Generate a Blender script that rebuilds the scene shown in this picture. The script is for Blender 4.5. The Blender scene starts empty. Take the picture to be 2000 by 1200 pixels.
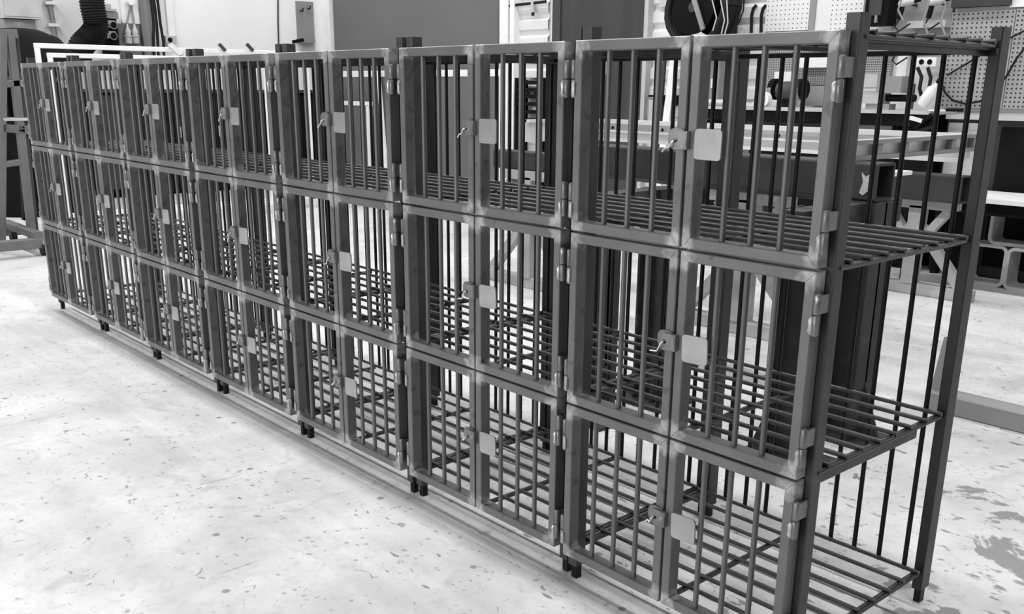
import bpy, math, random
from mathutils import Vector, Matrix
random.seed(7)
sc = bpy.context.scene
COL = sc.collection

# ------------------------------------------------------------------ camera
S = 0.68                                  # metres per layout unit
CX, CY, FPX = 1000.0, 739.15, 1873.83     # principal point and focal length, in photo pixels (2000x1200)
CAM = Vector((1.1371, -1.9686, 1.5339))
_y, _p, _r = 0.8452, 0.2951, 0.0078
FW = Vector((-math.sin(_y) * math.cos(_p), math.cos(_y) * math.cos(_p), -math.sin(_p)))
_rt = Vector((math.cos(_y), math.sin(_y), 0)); _up = _rt.cross(FW)
RT = _rt * math.cos(_r) + _up * math.sin(_r)
UP = -_rt * math.sin(_r) + _up * math.cos(_r)
cd = bpy.data.cameras.new('camera'); cam = bpy.data.objects.new('camera', cd); COL.objects.link(cam)
cam.matrix_world = Matrix((RT, UP, -FW)).transposed().to_4x4()
cam.location = CAM * S
cd.sensor_width = 36.0; cd.sensor_fit = 'HORIZONTAL'
cd.lens = 36.0 * FPX / 2000.0
cd.shift_x = (1000 - CX) / 2000.0; cd.shift_y = (CY - 600) / 2000.0
cd.clip_start = 0.05; cd.clip_end = 60
sc.camera = cam

# ------------------------------------------------------------------ light
w = bpy.data.worlds.new('workshop_daylight'); sc.world = w; w.use_nodes = True
bg = w.node_tree.nodes['Background']; bg.inputs[0].default_value = (1, 1, 1, 1); bg.inputs[1].default_value = 0.11
def strip(x, y, z, lx, ly, watts):
    l = bpy.data.lights.new('ceiling_strip_light', 'AREA'); l.shape = 'RECTANGLE'
    l.size = lx * S; l.size_y = ly * S; l.energy = watts
    o = bpy.data.objects.new('ceiling_strip_light', l); COL.objects.link(o); o.location = (x * S, y * S, z * S)
strip(-5.0, 0.12, 6.2, 17, 0.3, 330)      # rows of tube lights along the hall
strip(-5.0, 4.6, 6.2, 17, 0.3, 235)
strip(-5.0, -4.2, 6.2, 17, 0.3, 90)
dl = bpy.data.lights.new('front_fill_light', 'AREA'); dl.shape = 'RECTANGLE'; dl.size = 10 * S; dl.size_y = 4 * S; dl.energy = 190   # added fill behind the camera, brightens the rack door fronts
do = bpy.data.objects.new('front_fill_light', dl); COL.objects.link(do); do.location = (-3.0 * S, -8.5 * S, 2.3 * S); do.rotation_euler = (math.radians(90), 0, 0)
sc.view_settings.view_transform = 'Standard'; sc.view_settings.look = 'None'
sc.view_settings.exposure = -0.02; sc.view_settings.gamma = 1.0; sc.view_settings.use_curve_mapping = False

# ------------------------------------------------------------------ pixel -> point helpers
def ray(px, py): return FW + RT * ((px - CX) / FPX) + UP * ((CY - py) / FPX)
def PY(px, py, y): d = ray(px, py); return CAM + d * ((y - CAM.y) / d.y)
def PX(px, py, x): d = ray(px, py); return CAM + d * ((x - CAM.x) / d.x)
def PZ(px, py, z=0.0): d = ray(px, py); return CAM + d * ((z - CAM.z) / d.z)

# ------------------------------------------------------------------ materials
def g3(v): return (v, v, v, 1)
def mat(name, v, rough=0.5, metal=0.0, var=0.15, scale=6.0, bump=0.0, spec=0.5, stretch=None, var2=0.0, scale2=40):
    m = bpy.data.materials.new(name); m.use_nodes = True
    nt = m.node_tree; N = nt.nodes; L = nt.links; b = N['Principled BSDF']
    b.inputs['Roughness'].default_value = rough; b.inputs['Metallic'].default_value = metal
    b.inputs['Specular IOR Level'].default_value = spec
    tc = N.new('ShaderNodeTexCoord'); mp = N.new('ShaderNodeMapping'); L.new(tc.outputs['Object'], mp.inputs[0])
    if stretch: mp.inputs['Scale'].default_value = stretch
    no = N.new('ShaderNodeTexNoise'); no.inputs['Scale'].default_value = scale; no.inputs['Detail'].default_value = 6
    L.new(mp.outputs[0], no.inputs[0])
    r = N.new('ShaderNodeValToRGB'); e = r.color_ramp.elements
    e[0].position = 0.3; e[1].position = 0.7
    e[0].color = g3(v * (1 - var)); e[1].color = g3(v * (1 + var)); L.new(no.outputs[0], r.inputs[0])
    out = r.outputs[0]
    if var2:
        n2 = N.new('ShaderNodeTexNoise'); n2.inputs['Scale'].default_value = scale2; n2.inputs['Detail'].default_value = 3
        L.new(mp.outputs[0], n2.inputs[0])
        r2 = N.new('ShaderNodeValToRGB'); r2.color_ramp.elements[0].position = 0.62; r2.color_ramp.elements[1].position = 0.7
        L.new(n2.outputs[0], r2.inputs[0])
        mx = N.new('ShaderNodeMix'); mx.data_type = 'RGBA'; L.new(r2.outputs[0], mx.inputs[0]); L.new(out, mx.inputs[6])
        mx.inputs[7].default_value = g3(v * (1 + var2)); out = mx.outputs[2]
    L.new(out, b.inputs['Base Color'])
    if bump:
        bn = N.new('ShaderNodeBump'); bn.inputs['Strength'].default_value = bump; bn.inputs['Distance'].default_value = 0.01
        L.new(no.outputs[0], bn.inputs['Height']); L.new(bn.outputs[0], b.inputs['Normal'])
    return m

def steel_ground(name, v, bright):
    """mill-scale steel, ground bright around the welded mitres (mesh attribute 'ground')"""
    m = mat(name, v, rough=0.42, metal=0.25, var=0.14, scale=9.0, var2=-0.35, scale2=28)
    nt = m.node_tree; N = nt.nodes; L = nt.links; b = N['Principled BSDF']
    src = b.inputs['Base Color'].links[0].from_socket
    at = N.new('ShaderNodeAttribute'); at.attribute_name = 'ground'
    tc = N.new('ShaderNodeTexCoord'); no = N.new('ShaderNodeTexNoise'); no.inputs['Scale'].default_value = 48; no.inputs['Detail'].default_value = 2
    oi = N.new('ShaderNodeObjectInfo'); ad = N.new('ShaderNodeVectorMath'); ad.operation = 'ADD'
    L.new(tc.outputs['Object'], ad.inputs[0]); L.new(oi.outputs['Location'], ad.inputs[1]); L.new(ad.outputs[0], no.inputs[0])
    a1 = N.new('ShaderNodeMath'); a1.operation = 'MULTIPLY_ADD'; L.new(no.outputs[0], a1.inputs[0]); a1.inputs[1].default_value = 1.1
    L.new(at.outputs['Fac'], a1.inputs[2])
    rr = N.new('ShaderNodeValToRGB'); rr.color_ramp.elements[0].position = 0.0; rr.color_ramp.elements[1].position = 1.0
    mr = N.new('ShaderNodeMapRange'); mr.inputs[1].default_value = 1.25; mr.inputs[2].default_value = 1.75; L.new(a1.outputs[0], mr.inputs[0])
    mu = N.new('ShaderNodeMath'); mu.operation = 'MULTIPLY'; L.new(mr.outputs[0], mu.inputs[0])
    st = N.new('ShaderNodeMath'); st.operation = 'GREATER_THAN'; st.inputs[1].default_value = 0.02
    L.new(at.outputs['Fac'], st.inputs[0]); L.new(st.outputs[0], mu.inputs[1])
    mx = N.new('ShaderNodeMix'); mx.data_type = 'RGBA'; L.new(mu.outputs[0], mx.inputs[0]); L.new(src, mx.inputs[6]); mx.inputs[7].default_value = g3(bright)
    L.new(mx.outputs[2], b.inputs['Base Color'])
    return m

M = {}
M['tube'] = steel_ground('grey_steel_tube', 0.16, 0.5)
M['bar'] = mat('door_bar_steel', 0.14, 0.38, 0.3, 0.2, 14, stretch=(1, 1, .15))
M['post'] = mat('post_steel_shaded', 0.06, 0.42, 0.3, 0.25, 8, var2=0.4, scale2=14)  # darkened so the colour carries the shade between and behind the doors
M['rearpost_shaded'] = mat('rear_post_steel_shaded', 0.022, 0.4, 0.2, 0.25, 8)  # shaded copy of the post steel, rack shade put into its colour
M['black'] = mat('shaded_black_steel', 0.006, 0.45, 0.0, 0.3, 20, spec=0.25)  # near-black tone stands in for shade inside the rack
M['rod'] = mat('shelf_rod_steel', 0.035, 0.34, 0.25, 0.3, 20, spec=0.5)
M['plate'] = mat('ground_plate_steel', 0.42, 0.36, 0.35, 0.22, 12)
M['hinge'] = mat('hinge_steel', 0.2, 0.3, 0.4, 0.3, 20, var2=1.4, scale2=25)
M['weld'] = mat('bright_weld', 0.55, 0.3, 0.5, 0.3, 60)
M['wire'] = mat('bright_wire', 0.8, 0.3, 0.4, 0.1)
M['wall'] = mat('white_painted_wall', 0.84, 0.7, 0, 0.06, 1.2, bump=0.05, var2=-0.07, scale2=5, stretch=(1, 1, .35))
M['white'] = mat('white_paint', 0.82, 0.45, 0, 0.06, 8)
M['clad'] = mat('white_cladding', 0.72, 0.5, 0, 0.06, 2, stretch=(.2, 1, 6))
M['greypanel'] = mat('grey_door_paint', 0.125, 0.6, 0, 0.06, 1.5)
M['midgrey'] = mat('mid_grey_paint', 0.26, 0.55, 0, 0.12, 5)
M['lightgrey'] = mat('light_grey_metal', 0.5, 0.45, 0.1, 0.12, 6)
M['alu'] = mat('pale_aluminium', 0.72, 0.38, 0.25, 0.1, 10, stretch=(.2, 1, 1))
M['dark'] = mat('dark_steel', 0.045, 0.55, 0.0, 0.35, 4, spec=0.3, stretch=(1, 1, .15))
M['beam'] = mat('rusty_dark_beam', 0.034, 0.6, 0.0, 0.4, 6, spec=0.3, var2=0.6, scale2=12)
M['vdark'] = mat('black_paint', 0.008, 0.6, 0, 0.3, 6, spec=0.06)
M['rubber'] = mat('black_rubber', 0.012, 0.6, 0, 0.2, 10, spec=0.2)
M['peg'] = mat('grey_pegboard', 0.34, 0.6, 0, 0.05, 3)
M['wpeg'] = mat('white_pegboard', 0.72, 0.6, 0, 0.06, 3)
M['hole'] = mat('peg_hole_dark', 0.02, 0.9, 0, 0.1)
M['aframe'] = mat('a_frame_grey_paint', 0.13, 0.5, 0.05, 0.15, 7)
M['stand'] = mat('stand_grey_paint', 0.36, 0.5, 0.05, 0.2, 7, var2=0.3, scale2=9)
M['paper'] = mat('white_paper', 0.85, 0.7, 0, 0.03, 3)
M['wood'] = mat('dark_wood', 0.16, 0.7, 0, 0.3, 5, stretch=(4, 4, .4))

def floor_material():
    m = bpy.data.materials.new('worn_white_concrete'); m.use_nodes = True
    nt = m.node_tree; N = nt.nodes; L = nt.links; b = N['Principled BSDF']
    b.inputs['Roughness'].default_value = 0.5
    tc = N.new('ShaderNodeTexCoord'); co = tc.outputs['Object']
    def noise(scale, det=6, dist=0.0, rough=0.55):
        n = N.new('ShaderNodeTexNoise'); n.inputs['Scale'].default_value = scale; n.inputs['Detail'].default_value = det
        n.inputs['Distortion'].default_value = dist; n.inputs['Roughness'].default_value = rough; L.new(co, n.inputs[0]); return n.outputs[0]
    def rng(s, a, c, lo=0.0, hi=1.0):
        r = N.new('ShaderNodeMapRange'); r.inputs[1].default_value = a; r.inputs[2].default_value = c
        r.inputs[3].default_value = lo; r.inputs[4].default_value = hi; L.new(s, r.inputs[0]); return r.outputs[0]
    def math_(op, a, c):
        n = N.new('ShaderNodeMath'); n.operation = op
        for i, s in ((0, a), (1, c)):
            if isinstance(s, (int, float)): n.inputs[i].default_value = s
            else: L.new(s, n.inputs[i])
        return n.outputs[0]
    def mix(f, a, c):
        n = N.new('ShaderNodeMix'); n.data_type = 'RGBA'; L.new(f, n.inputs[0])
        for i, s in ((6, a), (7, c)):
            if isinstance(s, (int, float)): n.inputs[i].default_value = g3(s)
            else: L.new(s, n.inputs[i])
        return n.outputs[2]
    base = mix(rng(noise(2.2, 10, .4, .65), .38, .64), 0.52, 0.70)
    base = mix(rng(noise(24, 8, .8, .7), .52, .74, 0, .6), base, 0.40)        # fine trowel mottling
    base = mix(rng(noise(60, 4, 0, .7), .55, .8, 0, .5), base, 0.42)
    base = mix(rng(noise(1.3, 7, .9), .56, .72, 0, .6), base, 0.36)           # soft dirty areas
    base = mix(rng(noise(7, 6, 1.2), .60, .72, 0, .45), base, 0.34)
    # scattered dark specks
    def specks(scale, thr, rare):
        v = N.new('ShaderNodeTexVoronoi'); v.inputs['Scale'].default_value = scale; L.new(co, v.inputs['Vector'])
        near = rng(v.outputs['Distance'], thr, thr * .6)
        sp = N.new('ShaderNodeSeparateColor'); L.new(v.outputs['Color'], sp.inputs[0])
        pick = math_('GREATER_THAN', sp.outputs[0], rare)
        return math_('MULTIPLY', near, pick)
    base = mix(math_('MULTIPLY', specks(15, .17, .80), .7), base, 0.12)
    base = mix(math_('MULTIPLY', specks(34, .22, .76), .55), base, 0.2)
    base = mix(math_('MULTIPLY', specks(7, .09, .82), .55), base, 0.2)
    # flakes and chips, elongated
    base = mix(rng(noise(30, 3, 1.6), .665, .69, 0, .65), base, 0.14)
    flk = N.new('ShaderNodeMapping'); flk.inputs['Rotation'].default_value = (0, 0, .6); flk.inputs['Scale'].default_value = (14, 44, 1); L.new(co, flk.inputs[0])
    fn = N.new('ShaderNodeTexNoise'); fn.inputs['Scale'].default_value = 1; fn.inputs['Detail'].default_value = 3; L.new(flk.outputs[0], fn.inputs[0])
    sx0 = N.new('ShaderNodeSeparateXYZ'); L.new(co, sx0.inputs[0])
    base = mix(rng(math_('ADD', fn.outputs[0], rng(sx0.outputs[0], -1.2, .3, -.05, .04)), .655, .675, 0, .75), base, 0.13)
    # peeled paint: grey concrete shows in patches, mostly on the worn side of the hall
    sx = N.new('ShaderNodeSeparateXYZ'); L.new(co, sx.inputs[0])
    worn = rng(sx.outputs[0], -0.95, 0.05, -.14, .12)
    peel = rng(math_('ADD', noise(3.4, 9, .3, .6), worn), .635, .65)
    base = mix(peel, base, 0.24)
    # scratches
    def scratch(scale, ang, thr):
        mp = N.new('ShaderNodeMapping'); mp.inputs['Rotation'].default_value = (0, 0, ang); mp.inputs['Scale'].default_value = (scale, scale * .05, 1); L.new(co, mp.inputs[0])
        n = N.new('ShaderNodeTexNoise'); n.inputs['Scale'].default_value = 3; n.inputs['Detail'].default_value = 2; L.new(mp.outputs[0], n.inputs[0])
        return rng(n.outputs[0], thr, thr + .015, 0, .5)
    base = mix(scratch(9, .5, .735), base, 0.2)
    base = mix(scratch(9, 1.9, .735), base, 0.2)
    L.new(base, b.inputs['Base Color'])
    bn = N.new('ShaderNodeBump'); bn.inputs['Strength'].default_value = .08; bn.inputs['Distance'].default_value = .004
    L.new(noise(30, 4), bn.inputs['Height']); L.new(bn.outputs[0], b.inputs['Normal'])
    return m
M['floor'] = floor_material()

# ------------------------------------------------------------------ mesh builder
class MB:
    def __init__(s): s.v = []; s.f = []; s.a = []
    def add(s, vs, fs, at=None):
        n = len(s.v); s.v += [Vector(q) for q in vs]; s.f += [tuple(i + n for i in f) for f in fs]
        s.a += list(at) if at else [0.0] * len(vs); return s
    def box(s, x0, x1, y0, y1, z0, z1):
        x0, x1 = min(x0, x1), max(x0, x1); y0, y1 = min(y0, y1), max(y0, y1); z0, z1 = min(z0, z1), max(z0, z1)
        return s.add([(x0, y0, z0), (x1, y0, z0), (x1, y1, z0), (x0, y1, z0), (x0, y0, z1), (x1, y0, z1), (x1, y1, z1), (x0, y1, z1)],
                     [(0, 3, 2, 1), (4, 5, 6, 7), (0, 1, 5, 4), (1, 2, 6, 5), (2, 3, 7, 6), (3, 0, 4, 7)])
    def bar(s, p0, p1, wd, ht, up=(0, 0, 1), ch=0.0):
        """rectangular bar from p0 to p1; wd across, ht along 'up'"""
        p0 = Vector(p0); p1 = Vector(p1); d = (p1 - p0).normalized(); u = Vector(up)
        sd = d.cross(u)
        if sd.length < 1e-4: sd = d.cross(Vector((0, 1, 0)))
        sd.normalize(); u = sd.cross(d)
        a, c = wd / 2, ht / 2
        if ch: pf = [(-a + ch, -c), (a - ch, -c), (a, -c + ch), (a, c - ch), (a - ch, c), (-a + ch, c), (-a, c - ch), (-a, -c + ch)]
        else: pf = [(-a, -c), (a, -c), (a, c), (-a, c)]
        n = len(pf); vs = [p0 + sd * x + u * y for x, y in pf] + [p1 + sd * x + u * y for x, y in pf]
        return s.add(vs, [(i, (i + 1) % n, n + (i + 1) % n, n + i) for i in range(n)] + [tuple(range(n - 1, -1, -1)), tuple(range(n, 2 * n))])
    def tube(s, path, r, n=8, caps=True):
        path = [Vector(q) for q in path]; rs = r if isinstance(r, (list, tuple)) else [r] * len(path)
        vs = []; fs = []; ref = None
        for i, q in enumerate(path):
            d = (path[min(i + 1, len(path) - 1)] - path[max(i - 1, 0)]).normalized()
            if ref is None: ref = Vector((0, 0, 1)) if abs(d.z) < .9 else Vector((1, 0, 0))
            a = (ref - d * ref.dot(d)).normalized(); c = d.cross(a); ref = a
            vs += [q + (a * math.cos(2 * math.pi * k / n) + c * math.sin(2 * math.pi * k / n)) * rs[i] for k in range(n)]
        for i in range(len(path) - 1):
            for k in range(n):
                fs.append((i * n + k, i * n + (k + 1) % n, (i + 1) * n + (k + 1) % n, (i + 1) * n + k))
        if caps:
            fs.append(tuple(range(n - 1, -1, -1))); m = (len(path) - 1) * n; fs.append(tuple(range(m, m + n)))
        return s.add(vs, fs)
    def cyl(s, p0, p1, r, n=12): return s.tube([p0, p1], r, n)
    def prism(s, poly, o, ex, ey, en, depth):
        """polygon (list of 2d) in plane o+ex*x+ey*y, extruded along en by depth"""
        o, ex, ey, en = map(Vector, (o, ex, ey, en)); n = len(poly)
        vs = [o + ex * x + ey * y for x, y in poly] + [o + ex * x + ey * y + en * depth for x, y in poly]
        return s.add(vs, [(i, (i + 1) % n, n + (i + 1) % n, n + i) for i in range(n)] + [tuple(range(n - 1, -1, -1)), tuple(range(n, 2 * n))])
    def ringplate(s, outer, inner, o, ex, ey, en, depth):
        """plate with one hole; outer and inner have the same count"""
        o, ex, ey, en = map(Vector, (o, ex, ey, en)); n = len(outer)
        P = lambda q, t: o + ex * q[0] + ey * q[1] + en * t
        vs = [P(q, 0) for q in outer] + [P(q, 0) for q in inner] + [P(q, depth) for q in outer] + [P(q, depth) for q in inner]
        fs = []
        for i in range(n):
            j = (i + 1) % n
            fs += [(i, j, n + j, n + i), (2 * n + i, 3 * n + i, 3 * n + j, 2 * n + j), (i, 2 * n + i, 2 * n + j, j), (n + i, n + j, 3 * n + j, 3 * n + i)]
        return s.add(vs, fs)
    def hollow(s, c, ex, ey, en, w_, h_, t, rad, length, k=4):
        """hollow rounded section, outer w_ x h_, wall t"""
        def rr(w2, h2, r2):
            out = []
            for qx, qy, a0 in ((1, 1, 0), (-1, 1, 90), (-1, -1, 180), (1, -1, 270)):
                for i in range(k + 1):
                    a = math.radians(a0 + 90 * i / k); out.append((qx * (w2 - r2) + r2 * math.cos(a), qy * (h2 - r2) + r2 * math.sin(a)))
            return out
        return s.ringplate(rr(w_ / 2, h_ / 2, rad), rr(w_ / 2 - t, h_ / 2 - t, max(rad - t, .001)), c, ex, ey, en, length)
    def lathe(s, o, prof, n=20, axis=(0, 0, 1)):
        o = Vector(o); ax = Vector(axis).normalized(); a = ax.orthogonal().normalized(); c = ax.cross(a)
        vs = []; fs = []
        for r, h in prof: vs += [o + ax * h + (a * math.cos(2 * math.pi * k / n) + c * math.sin(2 * math.pi * k / n)) * r for k in range(n)]
        for i in range(len(prof) - 1):
            for k in range(n): fs.append((i * n + k, i * n + (k + 1) % n, (i + 1) * n + (k + 1) % n, (i + 1) * n + k))
        fs.append(tuple(range(n - 1, -1, -1))); m = (len(prof) - 1) * n; fs.append(tuple(range(m, m + n)))
        return s.add(vs, fs)
    def build(s, name, material, parent=None, base=None, smooth=False, ground=False):
        org = Vector(base) if base is not None else (Vector(parent['_o']) if parent is not None else Vector((0, 0, 0)))
        me = bpy.data.meshes.new(name); me.from_pydata([(q - org) * S for q in s.v], [], s.f)
        me.materials.append(M[material]); me.validate()
        import bmesh
        bm = bmesh.new(); bm.from_mesh(me); bmesh.ops.recalc_face_normals(bm, faces=bm.faces); bm.to_mesh(me); bm.free()
        if ground:
            at = me.attributes.new('ground', 'FLOAT', 'POINT'); at.data.foreach_set('value', s.a)
        if smooth:
            me.polygons.foreach_set('use_smooth', [True] * len(me.polygons)); me.set_sharp_from_angle(angle=math.radians(40))
        o = bpy.data.objects.new(name, me); COL.objects.link(o); o['_o'] = tuple(org)
        if parent is not None: o.parent = parent
        else: o.location = org * S
        return o
ALL_ROOTS = []
def thing(name, label, cat, base, group=None):
    o = bpy.data.objects.new(name, None); COL.objects.link(o); o.empty_display_size = .1
    o.location = Vector(base) * S; o['_o'] = tuple(base); o['label'] = label; o['category'] = cat
    if group: o['group'] = group
    return o
def tag(o, label, cat, group=None):
    o['label'] = label; o['category'] = cat
    if group: o['group'] = group
    return o
def struct(o): o['kind'] = 'structure'; return o
def copy_tree(o, parent=None):
    c = o.copy(); COL.objects.link(c); c.parent = parent
    for ch in list(o.children): copy_tree(ch, c)
    return c
def rect_y(mb, a, b, y, depth):
    """box whose front face fills photo rectangle a..b on the plane y"""
    mx, my = (a[0] + b[0]) / 2, (a[1] + b[1]) / 2
    x0 = PY(a[0], my, y).x; x1 = PY(b[0], my, y).x; z1 = PY(mx, a[1], y).z; z0 = PY(mx, b[1], y).z
    return mb.box(x0, x1, y, y + depth, max(z0, 0), z1)
def rect_x(mb, a, b, x, depth):
    mx, my = (a[0] + b[0]) / 2, (a[1] + b[1]) / 2
    y0 = PX(a[0], my, x).y; y1 = PX(b[0], my, x).y; z1 = PX(mx, a[1], x).z; z0 = PX(mx, b[1], x).z
    return mb.box(x - depth, x, y0, y1, max(z0, 0), z1)

# ================================================================== THE SETTING
YW, XW = 6.8, -13.3
mb = MB(); mb.add([(XW - .3, -7, 0), (5, -7, 0), (5, YW + .3, 0), (XW - .3, YW + .3, 0), (XW - .3, -7, -.1), (5, -7, -.1), (5, YW + .3, -.1), (XW - .3, YW + .3, -.1)],
                  [(0, 1, 2, 3), (7, 6, 5, 4), (0, 4, 5, 1), (1, 5, 6, 2), (2, 6, 7, 3), (3, 7, 4, 0)])
struct(mb.build('floor', 'floor', base=(0, 0, 0)))
struct(MB().box(XW - .3, XW, -7, YW + .3, 0, 4.6).build('wall_left', 'wall', base=(XW, 0, 0)))
struct(MB().box(XW, 5, YW, YW + .3, 0, 4.6).build('wall_back', 'wall', base=(-4, YW, 0)))

# ================================================================== THE CAGE RACKS
PITCH = 0.856
ZB = [0.10, 0.6124, 1.1355, 1.66]            # door boundaries above the floor
TW, TD = 0.028, 0.042                        # door tube: face width, depth
def mitre_member(mb, x0, x1, z0, z1, side):
    """one chamfered tube of a door frame with mitred ends; side: l r t b"""
    ch = .0022; gap = .0006
    pf = [(0, ch), (0, TD - ch), (ch, TD), (TW - ch, TD), (TW, TD - ch), (TW, ch), (TW - ch, 0), (ch, 0)]   # (t from outer edge, y)
    a, b = (z0, z1) if side in 'lr' else (x0, x1)
    secs = [(0, 1.0, 0), (.030, 1.0, 0), (.062, .55, 0), (.10, 0.0, 0)]
    rows = []
    for d, g, _ in secs: rows.append((0, d, g))
    for d, g, _ in reversed(secs): rows.append((1, d, g))
    vs = []; at = []; fs = []; n = len(pf)
    for end, d, g in rows:
        for t, y in pf:
            s_ = (t + gap if d == 0 else max(d, t + .001))
            q = a + s_ if end == 0 else b - s_
            if side == 'l': vs.append((x0 + t, y, q))
            elif side == 'r': vs.append((x1 - t, y, q))
            elif side == 't': vs.append((q, y, z1 - t))
            else: vs.append((q, y, z0 + t))
            at.append(g)
    for i in range(len(rows) - 1):
        for k in range(n): fs.append((i * n + k, i * n + (k + 1) % n, (i + 1) * n + (k + 1) % n, (i + 1) * n + k))
    fs.append(tuple(range(n))); m = (len(rows) - 1) * n; fs.append(tuple(range(m, m + n)))
    mb.add(vs, fs, at)
def rounded(w_, h_, r, k=4):
    out = []
    for qx, qy, a0 in ((1, 1, 0), (-1, 1, 90), (-1, -1, 180), (1, -1, 270)):
        for i in range(k + 1):
            a = math.radians(a0 + 90 * i / k); out.append((qx * (w_ / 2 - r) + r * math.cos(a), qy * (h_ / 2 - r) + r * math.sin(a)))
    return out
LABEL_O = (0, 0, 0)
def make_door(root, tier, right):
    z0, z1 = ZB[tier] + .0035, ZB[tier + 1] - .0035
    x0, x1 = (-.424, -.028) if right else (-.828, -.432)
    mb = MB()
    for sd in 'lrtb': mitre_member(mb, x0, x1, z0, z1, sd)
    door = mb.build('door', 'tube', root, ground=True)
    xi0, xi1 = x0 + TW, x1 - TW
    for i in range(3):
        xb = xi0 + (xi1 - xi0) * (i + 1) / 4 + random.uniform(-.003, .003)
        MB().cyl((xb, .019, z0 + TW - .004), (xb, .019, z1 - TW + .004), .0078, 12).build('bar', 'bar', door, smooth=True)
    # weld-on barrel hinges in the corner between door edge and post
    for zc in (z1 - .101, z0 + .084):
        xh = x1 + .0065 if right else x0 - .0065
        sg = 1 if right else -1
        h = MB()
        h.tube([(xh, .006, zc - .050), (xh, .006, zc - .046), (xh, .006, zc - .003), (xh, .006, zc - .001)], [.006, .0085, .0085, .007], 12)
        h.tube([(xh, .006, zc + .001), (xh, .006, zc + .003), (xh, .006, zc + .046), (xh, .006, zc + .050)], [.007, .0085, .0085, .006], 12)
        up = zc + .026 if right else zc + .024
        h.box(xh + sg * .001, xh + sg * .0075, .004, .052, zc + .003, zc + .046)          # leaf to the post
        hg = h.build('hinge', 'hinge', door, smooth=True)
        wd = MB()
        wz = zc - .025
        wd.tube([(xh - sg * .007, -.001, wz - .021), (xh - sg * .0075, -.003, wz - .014), (xh - sg * .0075, -.0025, wz), (xh - sg * .008, -.003, wz + .013), (xh - sg * .007, -.001, wz + .02)],
                [.003, .006, .0048, .006, .003], 8)
        wd.build('weld_bead', 'weld', door, smooth=True)
    zl = z0 + .262
    if right:
        tl = random.uniform(-.05, .05)
        MB().prism(rounded(.082, .074, .010), (x0 + TW + .038, .002, zl), (math.cos(tl), 0, math.sin(tl)), (-math.sin(tl), 0, math.cos(tl)), (0, -1, 0), .005).build('latch_plate', 'plate', door, smooth=True)
        o_ = MB(); n = 20
        outer = rounded(.052, .046, .016, 4); n = len(outer)
        inner = [(-.006 + .0062 * math.cos(math.radians(a)), .0062 * math.sin(math.radians(a))) for a in [18 * i + 0 for i in range(n)]]
        o_.ringplate(outer, inner, (x0 - .018, -.012, zl + .008), (1, 0, 0), (0, 0, 1), (0, -1, 0), .004)
        o_.box(x0 - .002, x0 + .010, -.015, .001, zl - .014, zl + .03)
        o_.build('hasp', 'hinge', door, smooth=True)
    else:
        outer = rounded(.056, .048, .018, 4); n = len(outer)
        inner = [(-.004 + .0062 * math.cos(math.radians(18 * i)), .0062 * math.sin(math.radians(18 * i))) for i in range(n)]
        o_ = MB().ringplate(outer, inner, (x1 - .020, -.003, zl + .012), (1, 0, 0), (0, 0, 1), (0, -1, 0), .004)
        o_.box(x1 - .012, x1 + .0, -.005, .001, zl - .01, zl + .034)
        o_.build('hasp', 'hinge', door, smooth=True)
        r1, r2, r3 = (random.uniform(-.012, .012) for _ in range(3))
        q = (x1 - .022, 0, zl + .008)
        MB().tube([(q[0] + .002, .006, q[2] + .002), (q[0], -.012, q[2]), (q[0] - .002, -.022, q[2] - .006), (q[0] - .006, -.024, q[2] - .018),
                   (q[0] - .016, -.020, q[2] - .024 + r1), (q[0] - .026 + r2, -.018, q[2] - .026 + r1), (q[0] - .036 + r2, -.016, q[2] - .034 + r3)], .0021, 6).build('wire_tie', 'wire', door, smooth=True)
    return door

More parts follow.
